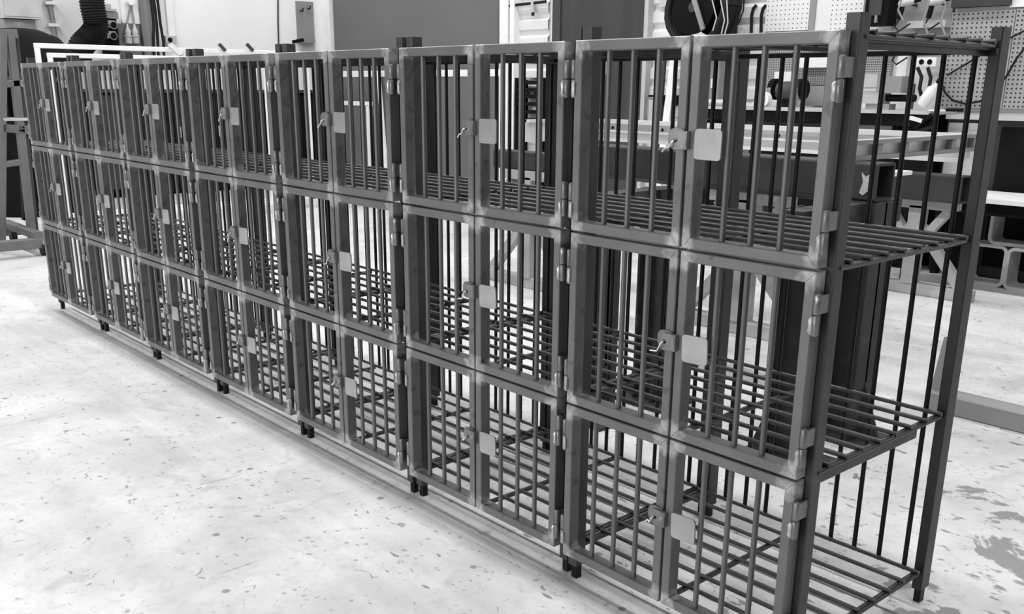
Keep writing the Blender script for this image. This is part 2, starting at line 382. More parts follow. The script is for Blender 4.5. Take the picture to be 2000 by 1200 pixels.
def make_rack():
    root = thing('cage_rack', 'steel cage rack', 'cage rack', (0, 0, 0), 'steel cage racks standing in one row')
    # posts: hollow at the top, thinner spigot as a foot
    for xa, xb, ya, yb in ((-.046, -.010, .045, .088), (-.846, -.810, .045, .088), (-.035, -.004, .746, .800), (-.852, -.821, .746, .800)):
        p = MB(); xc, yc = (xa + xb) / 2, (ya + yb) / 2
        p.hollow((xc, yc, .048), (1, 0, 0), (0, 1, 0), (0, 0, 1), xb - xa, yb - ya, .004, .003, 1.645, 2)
        post = p.build('post', 'post' if ya < .5 else 'rearpost_shaded', root)
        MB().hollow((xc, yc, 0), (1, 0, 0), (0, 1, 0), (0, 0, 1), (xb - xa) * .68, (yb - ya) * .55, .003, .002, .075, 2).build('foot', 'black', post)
    for z in (.12, .632, 1.146, 1.655):
        s = MB()
        for xx in (-.024, -.428, -.832):
            s.bar((xx, .052, z - .0135), (xx, .752 if xx != -.428 else .722, z - .0135), .013, .015, ch=.002)
        for xx in (-.012, -.844):
            s.tube([(xx, .07, z - .0105), (xx, .722, z - .0105)], .0055, 8)
        if z == 1.655:
            for xx in (-.034, -.822): s.bar((xx, .05, z - .022), (xx, .75, z - .022), .006, .026)
        s.tube([(-.006, .718, z), (-.850, .718, z)], .0068, 10)
        sh = s.build('shelf', 'rod', root)
        for i in range(1, 8):
            yy = .718 - .0862 * i
            j = random.uniform(-.004, .004); e0, e1 = random.uniform(-.003, .003), random.uniform(-.003, .003)
            r = MB().cyl((-.006 + e0, yy + j * .3, z), (-.850 + e1, yy + j, z), .0068, 10)
            ro = r.build('rod', 'rod', sh, smooth=True)
            if i in (1, 3, 5):
                MB().lathe((-.013 + e0, yy, z - .009), [(.001, -.006), (.006, -.003), (.0075, .002), (.003, .008)], 8).build('weld_bead', 'hinge', sh, smooth=True)
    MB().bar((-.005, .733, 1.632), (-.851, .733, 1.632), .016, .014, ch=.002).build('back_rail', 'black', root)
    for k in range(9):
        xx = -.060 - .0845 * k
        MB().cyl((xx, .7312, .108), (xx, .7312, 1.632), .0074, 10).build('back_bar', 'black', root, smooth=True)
    for tier in range(3):
        for rt_ in (True, False): make_door(root, tier, rt_)
    return root
proto = make_rack()
bay = [(-.001, -.003, 'last steel cage rack of the row, farthest from the A-frame stand, its end open'),
       (.003, .007, 'steel cage rack next but five to the A-frame stand, second from the open row end'),
       (.007, .001, 'steel cage rack third from the open end of the row'),
       (.006, .0, 'middle steel cage rack of the seven, with three others on either hand'),
       (.002, -.005, 'steel cage rack third in the row counted from the A-frame stand'),
       (-.004, .001, 'steel cage rack second in the row counted from the A-frame stand'),
       (-.006, -.003, 'steel cage rack at the row end beside the A-frame stand')]
for i, (dx, dy, lab) in enumerate(bay):
    o = proto if i == 0 else copy_tree(proto)
    o.location = Vector((-PITCH * i + dx, dy, 0)) * S
    o['label'] = lab
# a stiffening tube under the middle shelf of the open-ended rack
MB().bar((-.030, .06, .598), (-.030, .60, .598), .024, .03, ch=.003).build('shelf_brace', 'post', proto)

# ================================================================== BEHIND THE ROW: stands, beams, frames
def h_column(x, y, z1, parent, w_=.14):
    c = MB(); t = .014; a = w_ / 2
    c.box(x - a, x - a + t, y - a, y + a, 0.015, z1).box(x + a - t, x + a, y - a, y + a, 0.015, z1).box(x - a, x + a, y - t / 2, y + t / 2, 0.015, z1)
    return c.build('column', 'beam', parent)
def heavy_trestle(label, cols):
    xc = sum(c[0] for c in cols) / 2; ys = [c[1] for c in cols]
    t = thing('welded_trestle', label, 'trestle', (xc, sum(ys) / 2, 0), 'heavy welded trestles behind the racks')
    for x, y, w_ in cols:
        h_column(x, y, 1.075, t, w_)
        MB().box(x - .17, x + .17, y - .13, y + .13, 0, .016).build('foot_plate', 'beam', t)
        for sx in (-1, 1):
            xe = x + sx * w_ / 2
            MB().prism([(0, 0), (sx * .10, 0), (0, .26)], (xe, y - .006, .016), (1, 0, 0), (0, 0, 1), (0, 1, 0), .012).build('gusset', 'beam', t)
    MB().bar((xc, min(ys) - .12, 1.024), (xc, max(ys) + .22, 1.024), .10, .10).build('cap_beam', 'beam', t)
    return t
heavy_trestle('dark welded H-column trestle behind the rack row, nearest its open end', [(-.985, 1.50, .15), (-.985, 1.95, .19)])
heavy_trestle('dark welded H-column trestle behind the second rack from the open end', [(-1.90, 1.25, .15), (-1.89, 1.66, .13)])

# near beam on the two trestles, torch-cut at its end
t = thing('steel_beam', 'dark steel box beam with bright torch-cut end, lying across both welded trestles', 'beam', (-1.8, 1.99, 1.074))
MB().hollow((-.93, 1.99, 1.155), (0, 1, 0), (0, 0, 1), (-1, 0, 0), .15, .16, .012, .012, 1.85).build('box_section', 'beam', t)
rg = [(-.055, -.06), (-.02, -.075), (.02, -.05), (.045, -.06), (.03, -.02), (.05, .02), (.02, .045), (-.01, .03), (-.05, .055), (-.03, 0)]
MB().prism([(q[0] * .5, q[1] * .75) for q in rg], (-.975, 1.9155, 1.155), (1, 0, 0), (0, 0, 1), (0, -1, 0), .004).build('torch_cut', 'weld', t)

def t_stand(cx, cy, half, ztop, label):
    t = thing('beam_stand', label, 'stand', (cx, cy, 0), 'grey painted beam stands')
    MB().bar((cx - half, cy, .045), (cx + half, cy, .045), .09, .09, ch=.006).build('base_bar', 'stand', t)
    MB().bar((cx, cy, .085), (cx, cy, ztop - .05), .11, .11, up=(0, 1, 0), ch=.006).build('post', 'stand', t)
    for sx in (-1, 1):
        MB().bar((cx + sx * half * .82, cy, .085), (cx + sx * .04, cy, .52), .07, .07, up=(0, 1, 0)).build('brace', 'stand', t)
        MB().bar((cx + sx * .03, cy, ztop - .34), (cx + sx * .24, cy, ztop - .07), .06, .06, up=(0, 1, 0)).build('brace', 'stand', t)
    MB().bar((cx - .3, cy, ztop - .035), (cx + .3, cy, ztop - .035), .11, .07, ch=.004).build('head_bar', 'stand', t)
    return t
t_stand(-2.44, 3.20, .56, .915, 'grey beam stand between the welded trestles and the vise bench')
t_stand(-4.42, 3.14, .56, .915, 'grey beam stand far behind the third rack from the open end')
t_stand(-2.37, 5.32, .50, .735, 'grey beam stand beside the stacked box tubes')
tag(MB().hollow((-1.84, 3.18, .985), (0, 1, 0), (0, 0, 1), (-1, 0, 0), .13, .14, .012, .012, 3.0).build('steel_beam', 'beam', base=(-3.3, 3.18, .915)),
    'long dark steel box beam resting on two grey beam stands', 'beam')
tag(MB().hollow((-2.00, 5.25, .835), (0, 1, 0), (0, 0, 1), (-1, 0, 0), .17, .20, .012, .012, 1.9).build('steel_beam', 'beam', base=(-2.9, 5.25, .735)),
    'dark steel box beam with open end beside the stacked box tubes', 'beam')
tag(MB().bar((-3.75, 5.25, 0), (-3.75, 5.25, .736), .16, .16, up=(0, 1, 0)).build('support_block', 'dark', base=(-3.75, 5.25, 0)), 'dark steel block under the inner end of a box beam', 'block')
# pale timber sheet over the long beam
tag(MB().prism([(-2.75, 2.72), (-2.05, 2.72), (-1.62, 2.98), (-1.62, 3.62), (-2.75, 3.62)], (0, 0, 1.055), (1, 0, 0), (0, 1, 0), (0, 0, 1), .022).build('timber_sheet', 'white', base=(-2.2, 3.2, 1.055)),
    'pale timber sheet lying on the long box beam', 'board')

# aluminium side frame: long back rail with hollows, short end rail with ribs
t = thing('aluminium_frame', 'pale aluminium vehicle body frame lying on the steel beams', 'frame', (-2.4, 2.6, 1.055))
yb, xr_, xl_ = 3.16, -1.10, -3.85
MB().box(xl_, xr_, yb, yb + .03, 1.175, 1.31).build('back_web', 'alu', t)
for za, zb_, dp in ((1.295, 1.322, .05), (1.238, 1.250, .03), (1.175, 1.195, .05)):
    MB().box(xl_, xr_, yb - dp, yb, za, zb_).build('back_rail', 'alu', t)
for k in range(6):
    xx = xl_ + .25 + k * .45
    MB().cyl((xx, yb - .004, 1.265), (xx, yb + .001, 1.265), .011, 10).build('bolt_hole', 'hole', t)
MB().box(xr_ - .02, xr_, 1.93, yb, 1.236, 1.322).build('end_web', 'alu', t)
for za, zb_ in ((1.304, 1.322), (1.236, 1.254)):
    MB().box(xr_, xr_ + .035, 1.93, yb, za, zb_).build('end_rail', 'midgrey', t)
for k in range(6):
    yy = 1.94 + k * (yb - 1.96) / 5
    MB().box(xr_, xr_ + .03, yy - .02, yy + .02, 1.25, 1.31).build('rib', 'midgrey', t)
for xx in (-2.55, -1.78):
    MB().box(xx - .06, xx + .06, yb - .04, yb + .05, 1.0775, 1.176).build('packer', 'wood', t)
MB().box(xl_, xl_ + .02, 2.55, yb, 1.175, 1.322).build('end_web', 'alu', t)
MB().box(xl_ - .02, xl_ + .05, 2.55, yb, 1.304, 1.322).build('end_rail', 'alu', t)

# steel foot with upright lying on the floor behind the racks
t = thing('floor_bar', 'dark steel channel with short upright lying on bare floor behind the racks', 'steel bar', (-.5, 2.68, 0))
MB().bar((-.90, 2.68, .048), (.45, 2.68, .048), .13, .095, ch=.006).build('channel', 'midgrey', t)
MB().prism([(-.045, 0), (.05, 0), (.05, .33), (-.01, .31)], (-.87, 2.66, .06), (1, 0, 0), (0, 0, 1), (0, 1, 0), .03).build('upright', 'midgrey', t)

# stacked box tubes: two on the floor, one on top
def box_tube(x, z, y, label):
    return tag(MB().hollow((x, y, z + .17), (1, 0, 0), (0, 0, 1), (0, 1, 0), .34, .34, .026, .06, .22, 6).build('box_tube', 'lightgrey', base=(x, y + .11, z), smooth=True), label, 'steel tube', 'stacked box tubes')
box_tube(-2.13, 0, 6.08, 'large square steel tube on the floor, beside the grey beam stand')
box_tube(-1.785, 0, 6.05, 'large square steel tube on the floor, away from the beam stand')
box_tube(-1.96, .342, 6.07, 'large square steel tube lying on top of two others')

# ================================================================== BACK WALL
Yf = YW
# sliding door with white posts
d1 = MB(); rect_y(d1, (652, -40), (974, 136), Yf - .08, .07); d1 = struct(d1.build('door_1', 'greypanel'))
q = MB(); rect_y(q, (650, 137), (976, 150), Yf - .10, .10); q.build('door_rail', 'white', d1)
q = MB(); rect_y(q, (650, 151), (976, 400), Yf - .12, .11); q.build('lower_panel', 'greypanel', d1)
for n_, (a, b) in enumerate((((636, -40), (650, 400)), ((975, -40), (991, 400)), ((995, -40), (1003, 400)), ((621, -40), (628, 120)))):
    q = MB(); rect_y(q, a, b, Yf - .13, .125); struct(q.build('trim_%d' % (n_ + 1), 'white'))
# white plank leaning on the sliding door, and a framed sheet standing there
p0, p1 = PY(746, 138, Yf - .16), PY(756, 320, Yf - .5)
tag(MB().bar((p1.x, p1.y, 0), (p0.x - .1, p0.y, p0.z), .07, .03, up=(0, 1, 0)).build('white_plank', 'white', base=(p1.x, p1.y, 0)), 'white plank leaning against the grey sliding door', 'plank')
t = thing('framed_sheet', 'grey sheet with white edging leaning at the sliding door', 'sheet', (PY(690, 300, Yf - .45).x, Yf - .45, 0))
q = MB(); rect_y(q, (668, 206), (718, 400), Yf - .45, .03); q.build('panel', 'greypanel', t)
q = MB(); rect_y(q, (664, 198), (722, 206), Yf - .46, .05); q.build('edging', 'white', t)
q = MB(); rect_y(q, (718, 206), (723, 400), Yf - .46, .05); q.build('edging', 'white', t)

# horizontal white cladding
def cladding(px0, px1, name):
    x0, x1 = PY(px0, 60, Yf).x, PY(px1, 60, Yf).x
    v = []; z = 0.0; pr = []
    while z < 4.5:
        pr += [(0, z), (-.035, z + .03), (-.035, z + .13), (0, z + .16)]; z += .20
    n = len(pr); vs = [(x0, Yf - .01 + a, b) for a, b in pr] + [(x1, Yf - .01 + a, b) for a, b in pr]
    struct(MB().add(vs, [(i, i + 1, n + i + 1, n + i) for i in range(n - 1)]).build(name, 'clad'))
cladding(1003, 1075, 'wall_cladding_near_door'); cladding(1262, 1340, 'wall_cladding_centre'); cladding(1432, 1500, 'wall_cladding_bench')

a, b = PY(980, 13, Yf - .1), PY(1066, 3, Yf - .1)
t = thing('wall_pipe', 'thin black pipe with hanging valve on white cladding', 'pipe', a)
MB().cyl(a, b, .018, 10).build('pipe', 'rubber', t, smooth=True)
c = a.lerp(b, .72)
MB().cyl(c + Vector((0, 0, -.11)), c + Vector((0, 0, .02)), .03, 10).build('valve', 'lightgrey', t, smooth=True)
MB().cyl(c + Vector((0, 0, -.15)), c + Vector((0, 0, -.105)), .02, 10).build('nozzle', 'rubber', t, smooth=True)

# dark tall steel cabinet
t = thing('tall_cabinet', 'tall shallow dark steel cabinet with streaked front between white cladding', 'cabinet', (PY(1165, 100, Yf - .1).x, Yf - .08, 0))
q = MB(); rect_y(q, (1092, -60), (1250, 420), Yf - .14, .13); q.build('body', 'dark', t)
q = MB(); rect_y(q, (1076, -60), (1091, 420), Yf - .16, .15); q.build('corner_post', 'dark', t)
q = MB(); rect_y(q, (1176, 120), (1186, 146), Yf - .148, .01); q.build('label_plate', 'midgrey', t)
q = MB(); rect_y(q, (1251, -60), (1259, 420), Yf - .13, .12); q.build('edge_strip', 'lightgrey', t)
t = thing('tool_rack', 'wire tool rack with dark tools on white cladding', 'tool rack', (PY(1035, 190, Yf - .3).x, Yf - .2, 0))
for yy_ in (158, 172, 186, 200, 216, 232):
    q = MB(); rect_y(q, (1006, yy_), (1052, yy_ + 6), Yf - .24, .18); q.build('shelf', 'vdark', t)
for xx_ in (1004, 1052):
    q = MB(); rect_y(q, (xx_, 152), (xx_ + 4, 420), Yf - .25, .2); q.build('upright', 'vdark', t)
for k, (xx_, yy_) in enumerate(((1012, 157.5), (1028, 157.5), (1042, 157.5), (1016, 185.5), (1036, 185.5), (1040, 215.5))):
    q = MB(); rect_y(q, (xx_, yy_ - 6), (xx_ + 7, yy_ - .8), Yf - .23, .15)
    tag(q.build('tool_box', 'midgrey' if k % 2 else 'dark'), 'small %s box %s of the wire tool rack' % ('grey' if k % 2 else 'dark', ('on the door end of the top tier', 'at the middle of the top tier', 'on the cabinet end of the top tier', 'on the door end of the third tier', 'on the cabinet end of the third tier', 'alone on the fifth tier')[k]), 'box', 'boxes on the wire tool rack')

# centre cladding: notice, leaning plank and pole, small shelf and box
q = MB(); rect_y(q, (1288, -20), (1324, 13), Yf - .07, .03); tag(q.build('notice_board', 'lightgrey'), 'grey notice board high on the white cladding', 'notice board')
a, b = PY(1317, 112, Yf - .2), PY(1303, 245, Yf - .45)
tag(MB().bar((b.x - .12, b.y, 0), a, .09, .03, up=(0, 1, 0)).build('white_plank', 'white', base=(b.x, b.y, 0)), 'long white plank leaning on cladding beside the hose reel', 'plank')
a, b = PY(1299, 112, Yf - .12), PY(1292, 190, Yf - .3)
tag(MB().cyl((b.x - .05, b.y, 0), a, .022, 10).build('steel_pole', 'dark', base=(b.x, b.y, 0), smooth=True), 'thin dark pole leaning on cladding beside the tall cabinet', 'pole')
t = thing('wall_shelf', 'narrow black wall shelf carried on two brackets', 'shelf', (PY(1285, 188, Yf - .3).x, Yf - .1, 1.3))
q = MB(); rect_y(q, (1266, 186), (1326, 190), Yf - .17, .12); q.build('board', 'vdark', t)
for xx_ in (1294, 1318):
    q = MB(); rect_y(q, (xx_, 190), (xx_ + 4, 206), Yf - .14, .09); q.build('bracket', 'vdark', t)
t = thing('small_cabinet', 'small grey wall cabinet hung under the narrow black shelf', 'cabinet', (PY(1272, 215, Yf - .3).x, Yf - .15, 1.0))
q = MB(); rect_y(q, (1264, 192), (1289, 240), Yf - .15, .10); q.build('body', 'midgrey', t)
q = MB(); rect_y(q, (1267, 195), (1286, 237), Yf - .16, .012); q.build('door', 'lightgrey', t)

# cable reel on a dark panel
q = MB(); rect_y(q, (1412, -60), (1436, 203), Yf - .08, .03); tag(q.build('backing_plate', 'dark'), 'dark upright steel panel behind the cable reel', 'panel')
c = PY(1376, 16, Yf - .4)
t = thing('cable_reel', 'black cable reel wound with thick cable on wall bracket', 'cable reel', (c.x, c.y, c.z))
R_ = .36
for k in range(5):
    rr = R_ - .012 * (k % 2); yy = c.y - .14 + k * .055
    MB().tube([(c.x + rr * math.cos(math.radians(a_)), yy + .02 * math.sin(math.radians(a_ * 3)), c.z + rr * math.sin(math.radians(a_))) for a_ in range(0, 361, 15)], .036, 8, caps=False).build('cable_turn', 'rubber', t, smooth=True)
for yy in (c.y - .19, c.y + .15):
    MB().lathe((c.x, yy, c.z), [(.05, 0), (.26, .005), (.26, .02), (.05, .025)], 24, axis=(0, 1, 0)).build('side_disc', 'vdark', t, smooth=True)
MB().cyl((c.x, c.y - .2, c.z), (c.x, Yf - .085, c.z), .05, 12).build('axle', 'dark', t)
MB().bar((c.x - .05, c.y - .22, c.z + .25), (c.x + .17, c.y - .22, c.z - .22), .05, .02, up=(0, 1, 0)).build('bracket_arm', 'midgrey', t)
for k in range(3):
    a = PY(1396 + k * 11, -40, Yf - .70); b = PY(1392 + k * 11 + (k == 1) * 6, 60 + 6 * k, Yf - .70)
    tag(MB().tube([a, a.lerp(b, .4) + Vector((.02 * (k - 1), 0, 0)), a.lerp(b, .75) + Vector((.04, 0, 0)), b], .007, 6).build('hanging_wire', 'lightgrey', base=b, smooth=True), ('shortest', 'middle', 'longest')[k] + ' thin pale wire hanging in front of the cable reel', 'wire', 'wires hanging at the cable reel')
t = thing('small_locker', 'grey steel locker with small handle standing on the bench under the cable reel', 'locker', (PY(1388, 200, Yf - .3).x, Yf - .2, 1.366))
lx0, lx1 = PY(1368, 150, Yf - .3).x, PY(1405, 150, Yf - .3).x; MB().box(lx0, lx1, Yf - .3, Yf - .14, 1.366, PY(1386, 112, Yf - .3).z).build('body', 'midgrey', t)
q = MB(); rect_y(q, (1388, 154), (1393, 172), Yf - .32, .02); q.build('handle', 'white', t)
# cane hooks
for px_ in (1470, 1489):
    pts = [PY(px_ - 3, 75, Yf - .06), PY(px_ - 2, 30, Yf - .06), PY(px_ + 1, 17, Yf - .06), PY(px_ + 7, 10, Yf - .06)]
    tag(MB().tube(pts, .016, 8).build('hook_rod', 'rubber', base=pts[0], smooth=True), 'black crook-ended rod hung ' + ('by the dark plate of the cable reel' if px_ < 1480 else 'close by the white pegboard'), 'rod', 'crook-ended rods')
pts = [PY(1455, -30, Yf - .08), PY(1452, 20, Yf - .08), PY(1444, 42, Yf - .08), PY(1434, 52, Yf - .08)]
tag(MB().tube(pts, .008, 6).build('hanging_cable', 'rubber', base=pts[-1], smooth=True), 'thin black cable looping down past the crook-ended rods', 'cable')

# pegboards
def pegboard(name, label, a, b, y, m_, rows, cols, skip=None, hole_r=.0085):
    t = thing(name, label, 'pegboard', (PY((a[0] + b[0]) / 2, (a[1] + b[1]) / 2, y).x, y, PY((a[0] + b[0]) / 2, b[1], y).z))
    q = MB(); rect_y(q, a, b, y, .03); bd = q.build('board', m_, t)
    mx, my = (a[0] + b[0]) / 2, (a[1] + b[1]) / 2
    x0, x1 = PY(a[0], my, y).x, PY(b[0], my, y).x; z1, z0 = PY(mx, a[1], y).z, PY(mx, b[1], y).z
    h = MB()
    for i in range(cols):
        for j in range(rows):
            if skip and skip(i, j): continue
            xx = x0 + (x1 - x0) * (i + .5) / cols; zz = z0 + (z1 - z0) * (j + .5) / rows
            h.lathe((xx, y + .002, zz), [(hole_r, 0), (hole_r * .9, -.003)], 8, axis=(0, 1, 0))
    ho = h.build('peg_holes', 'hole', t); ho['kind'] = 'stuff'
    return t
pegboard('pegboard', 'grey pegboard with rows of dark holes above the dark drawers', (1848, 22), (1970, 211), Yf - .06, 'peg', 21, 13)
pegboard('pegboard', 'grey pegboard at the wall beyond the joint, crossed by a black cable', (1972, 14), (2140, 214), Yf - .055, 'peg', 22, 18)
pegboard('pegboard', 'white pegboard beside the crook-ended rods', (1498, -60), (1583, 60), Yf - .06, 'wpeg', 13, 10, lambda i, j: j > 10, .006)
pegboard('pegboard', 'white pegboard beside the dark switch cabinet', (1596, -60), (1688, 60), Yf - .06, 'wpeg', 13, 10, lambda i, j: j > 9 or i < 3, .006)
pegboard('pegboard', 'fine-holed grey pegboard behind the bench grinder', (1490, 62), (1640, 166), Yf - .05, 'peg', 22, 34, None, .006)
pegboard('pegboard', 'fine-holed grey pegboard behind the vise', (1642, 62), (1742, 166), Yf - .05, 'peg', 22, 28, None, .006)
q = MB(); rect_y(q, (1584, -60), (1595, 60), Yf - .07, .06); struct(q.build('trim_5', 'midgrey'))
cp = [(2010, 55), (1970, 76), (1915, 108), (1850, 147)]
tag(MB().tube([PY(a, b, Yf - .09) for a, b in cp], .008, 6).build('hanging_cable', 'rubber', base=PY(1850, 147, Yf - .09), smooth=True), 'thin black cable stretched slanting across the grey pegboard', 'cable')
cp = [(2010, 82), (1985, 115), (1965, 150), (1940, 180), (1915, 198), (1885, 203), (1860, 196), (1845, 180), (1838, 160)]
tag(MB().tube([PY(a, b, Yf - .10) for a, b in cp], .010, 6).build('hanging_cable', 'rubber', base=PY(1900, 203, Yf - .1), smooth=True), 'black cable hanging in a deep loop over the grey pegboard', 'cable')
q = MB(); rect_y(q, (1560, 108), (1622, 132), Yf - .16, .11); tag(q.build('white_box', 'white'), 'long white box fixed high on the fine-holed pegboard', 'box')
q = MB(); rect_y(q, (1510, 140), (1552, 208), Yf - .07, .015); tag(q.build('paper_sheet', 'paper'), 'white paper sheet behind the bench grinder', 'paper')
q = MB(); rect_y(q, (1573, 168), (1622, 207), Yf - .1, .05); tag(q.build('grey_panel', 'midgrey'), 'plain grey panel standing at the back of the bench', 'panel')
q = MB(); rect_y(q, (1752, 105), (1770, 160), Yf - .1, .04); tag(q.build('white_strip', 'white'), 'white upright strip beside the hanging power tools', 'strip')
# dark switch cabinet and the hung tools
t = thing('switch_cabinet', 'dark switch cabinet high on the wall above the vise', 'cabinet', (PY(1718, 20, Yf - .3).x, Yf - .15, 2.0))
q = MB(); rect_y(q, (1692, -60), (1738, 50), Yf - .22, .16); q.build('body', 'vdark', t)
q = MB(); rect_y(q, (1700, -50), (1724, 30), Yf - .235, .02); q.build('front_plate', 'dark', t)
q = MB(); rect_y(q, (1708, 30), (1712, 44), Yf - .245, .03); q.build('lever', 'midgrey', t)
q = MB(); rect_y(q, (1745, -60), (1860, 104), Yf - .05, .04); tag(q.build('tool_board', 'midgrey'), 'grey tool board crowded with power tools', 'tool board')
def hung_drill(px_, py_, s_, label, m_='lightgrey'):
    c = PY(px_, py_, Yf - .22)
    t = thing('power_tool', label, 'power tool', (c.x, c.y, c.z - .12 * s_))
    MB().lathe((c.x - .13 * s_, c.y, c.z), [(.02 * s_, 0), (.045 * s_, .02 * s_), (.055 * s_, .12 * s_), (.05 * s_, .2 * s_), (.03 * s_, .24 * s_)], 14, axis=(1, 0, .15)).build('motor_body', m_, t, smooth=True)
    MB().cyl((c.x + .1 * s_, c.y, c.z + .015), (c.x + .19 * s_, c.y, c.z + .03), .022 * s_, 10).build('chuck', 'vdark', t, smooth=True)
    MB().bar((c.x - .07 * s_, c.y, c.z - .02), (c.x - .1 * s_, c.y, c.z - .2 * s_), .05 * s_, .07 * s_, up=(1, 0, 0), ch=.008).build('handle', 'vdark', t)
    MB().tube([(c.x - .1 * s_, c.y, c.z - .2 * s_), (c.x - .13 * s_, c.y - .02, c.z - .3 * s_), (c.x - .05 * s_, c.y - .03, c.z - .36 * s_), (c.x + .05, c.y, c.z - .26 * s_)], .008, 6).build('cord', 'rubber', t, smooth=True)
    MB().cyl((c.x, c.y, c.z), (c.x, Yf - .051, c.z), .012, 8).build('peg', 'dark', t)
hung_drill(1772, 8, .62, 'pale power drill hung topmost on the grey tool board')
hung_drill(1830, 6, .6, 'pale power drill hung beside the grey pegboard edge')
hung_drill(1766, 76, .6, 'dark-gripped power drill hung over the white bottle', 'midgrey')
q = MB(); rect_y(q, (1772, 40), (1846, 54), Yf - .17, .118); tag(q.build('tool_shelf', 'lightgrey'), 'pale shelf ledge fixed across the grey tool board', 'shelf')
for k, (a, b) in enumerate((((1752, -30), (1764, 40)), ((1806, -30), (1812, 66)), ((1838, -20), (1846, 68)))):
    A, B = PY(*a, Yf - .34), PY(*b, Yf - .34)
    tag(MB().tube([A, A.lerp(B, .35) + Vector((.03, 0, 0)), A.lerp(B, .7) + Vector((-.03, 0, 0)), B], .009, 6).build('air_hose', 'midgrey', base=B, smooth=True), 'pale air hose hanging over the tool board ' + ('by the dark switch cabinet', 'across the pale ledge', 'by the grey pegboard edge')[k], 'hose', 'air hoses at the tool board')
q = MB(); rect_y(q, (1790, 112), (1828, 130), Yf - .2, .14); so = tag(q.build('socket_block', 'white'), 'white twin socket block beside the grey pegboard', 'socket')
for px_ in (1800, 1816):
    c = PY(px_, 121, Yf - .2); MB().cyl(c, c + Vector((0, -.008, 0)), .022, 12).build('socket', 'vdark', so)
for k, (a, b) in enumerate((((1792, 132), (1800, 150)), ((1812, 132), (1818, 152)))):
    A, B = PY(*a, Yf - .22), PY(*b, Yf - .22)
    tag(MB().tube([A, B, B + Vector((.01, -.03, -.1)), B + Vector((.03, -.02, -.16))], .016, 8).build('plug', 'rubber', base=B, smooth=True), 'black plug hanging from the ' + ('tool-board', 'pegboard')[k] + ' side of the white twin socket block', 'plug', 'plugs at the socket block')
q = MB(); rect_y(q, (1862, -60), (1975, 12), Yf - .12, .1); tag(q.build('wall_cabinet', 'dark'), 'dark wall cabinet above the grey pegboard', 'cabinet')
q = MB(); rect_y(q, (1977, -60), (2100, 11), Yf - .06, .04); struct(q.build('window_1', 'paper'))

# workbench along the wall
zb = 1.365; bx0 = PY(1345, 207, 6.2).x
t = thing('workbench', 'long dark workbench along the pegboard wall with steel-edged top', 'workbench', ((bx0 - 2.3) / 2, 6.5, 0))
MB().box(bx0, -2.78, 6.18, Yf - .15, zb - .03, zb).build('top', 'lightgrey', t)
MB().box(bx0, -2.78, 6.20, 6.26, zb - .13, zb - .03).build('apron', 'vdark', t)
for xa, xb, mm in ((bx0, -4.75, 'vdark'), (-4.74, -3.70, 'dark'), (-3.69, -3.12, 'midgrey'), (-3.11, -2.79, 'vdark')):
    MB().box(xa + .01, xb - .01, 6.27, 6.3, 1.0, zb - .135).build('drawer_front', mm, t)
    MB().box(xa + .01, xb - .01, 6.275, 6.3, .03, .99).build('underbench_shade', 'vdark', t)  # black sheet standing in for the shadow under the bench
for xx in (bx0 + .05, -4.745, -3.695, -3.115, -2.82):
    MB().box(xx - .03, xx + .03, 6.24, 6.32, 0, zb - .03).build('leg', 'vdark', t)
MB().box(bx0, -2.78, Yf - .2, Yf - .15, 0, zb - .03).build('back_panel', 'vdark', t)
# bench continues as a dark cupboard beyond
t = thing('base_cupboard', 'dark steel cupboard standing under the grey pegboard', 'cupboard', (-1.95, 6.6, 0))
MB().box(-2.76, -1.2, 6.45, Yf - .07, 0, 1.30).build('body', 'dark', t)
MB().box(-2.76, -1.2, 6.40, Yf - .07, 1.30, 1.335).build('top', 'lightgrey', t)
MB().box(-2.74, -2.46, 6.435, 6.45, .75, 1.27).build('front_panel', 'lightgrey', t)
MB().box(-2.40, -2.36, 6.435, 6.45, .1, 1.25).build('edge_strip', 'midgrey', t)
MB().box(-2.30, -1.85, 6.435, 6.45, .1, 1.25).build('door', 'vdark', t)
# low pale table over the tubes
t = thing('low_table', 'low table with pale top standing over the stacked box tubes', 'table', (-1.9, 6.1, 0))
MB().box(-2.72, -1.1, 5.72, 6.38, .70, .735).build('top', 'white', t)
MB().box(-2.68, -1.14, 5.80, 5.84, .60, .70).build('apron', 'vdark', t)
for xx in (-2.64, -1.18):
    for yy in (5.78, 6.32): MB().box(xx - .03, xx + .03, yy - .03, yy + .03, 0, .70).build('leg', 'vdark', t)
MB().box(-2.6, -2.35, 6.34, 6.37, .05, .70).build('back_panel', 'vdark', t)

# ---- things on the bench
def on_bench(px_, y=6.38): return PY(px_, 205, y).x
x = on_bench(1530); y = 6.42
t = thing('bench_grinder', 'dark bench grinder standing on the workbench', 'bench grinder', (x, y, zb))
MB().lathe((x - .10, y, zb + .15), [(.05, 0), (.085, .02), (.09, .1), (.085, .18), (.05, .2)], 18, axis=(1, 0, 0)).build('motor', 'dark', t, smooth=True)
MB().box(x - .06, x + .06, y - .05, y + .05, zb, zb + .08).build('pedestal', 'vdark', t)
for sx in (-1, 1):
    MB().lathe((x + sx * .15 - .02, y, zb + .15), [(.03, 0), (.085, .002), (.085, .038), (.03, .04)], 20, axis=(1, 0, 0)).build('wheel', 'midgrey', t, smooth=True)
    MB().lathe((x + sx * .15 - .03, y + .02, zb + .165), [(.04, 0), (.10, .004), (.10, .056), (.04, .06)], 20, axis=(1, 0, 0)).build('wheel_guard', 'vdark', t, smooth=True)
x = on_bench(1488, 6.27)
t = thing('wire_spool', 'small white wire spool beside the bench grinder', 'spool', (x, 6.29, zb))
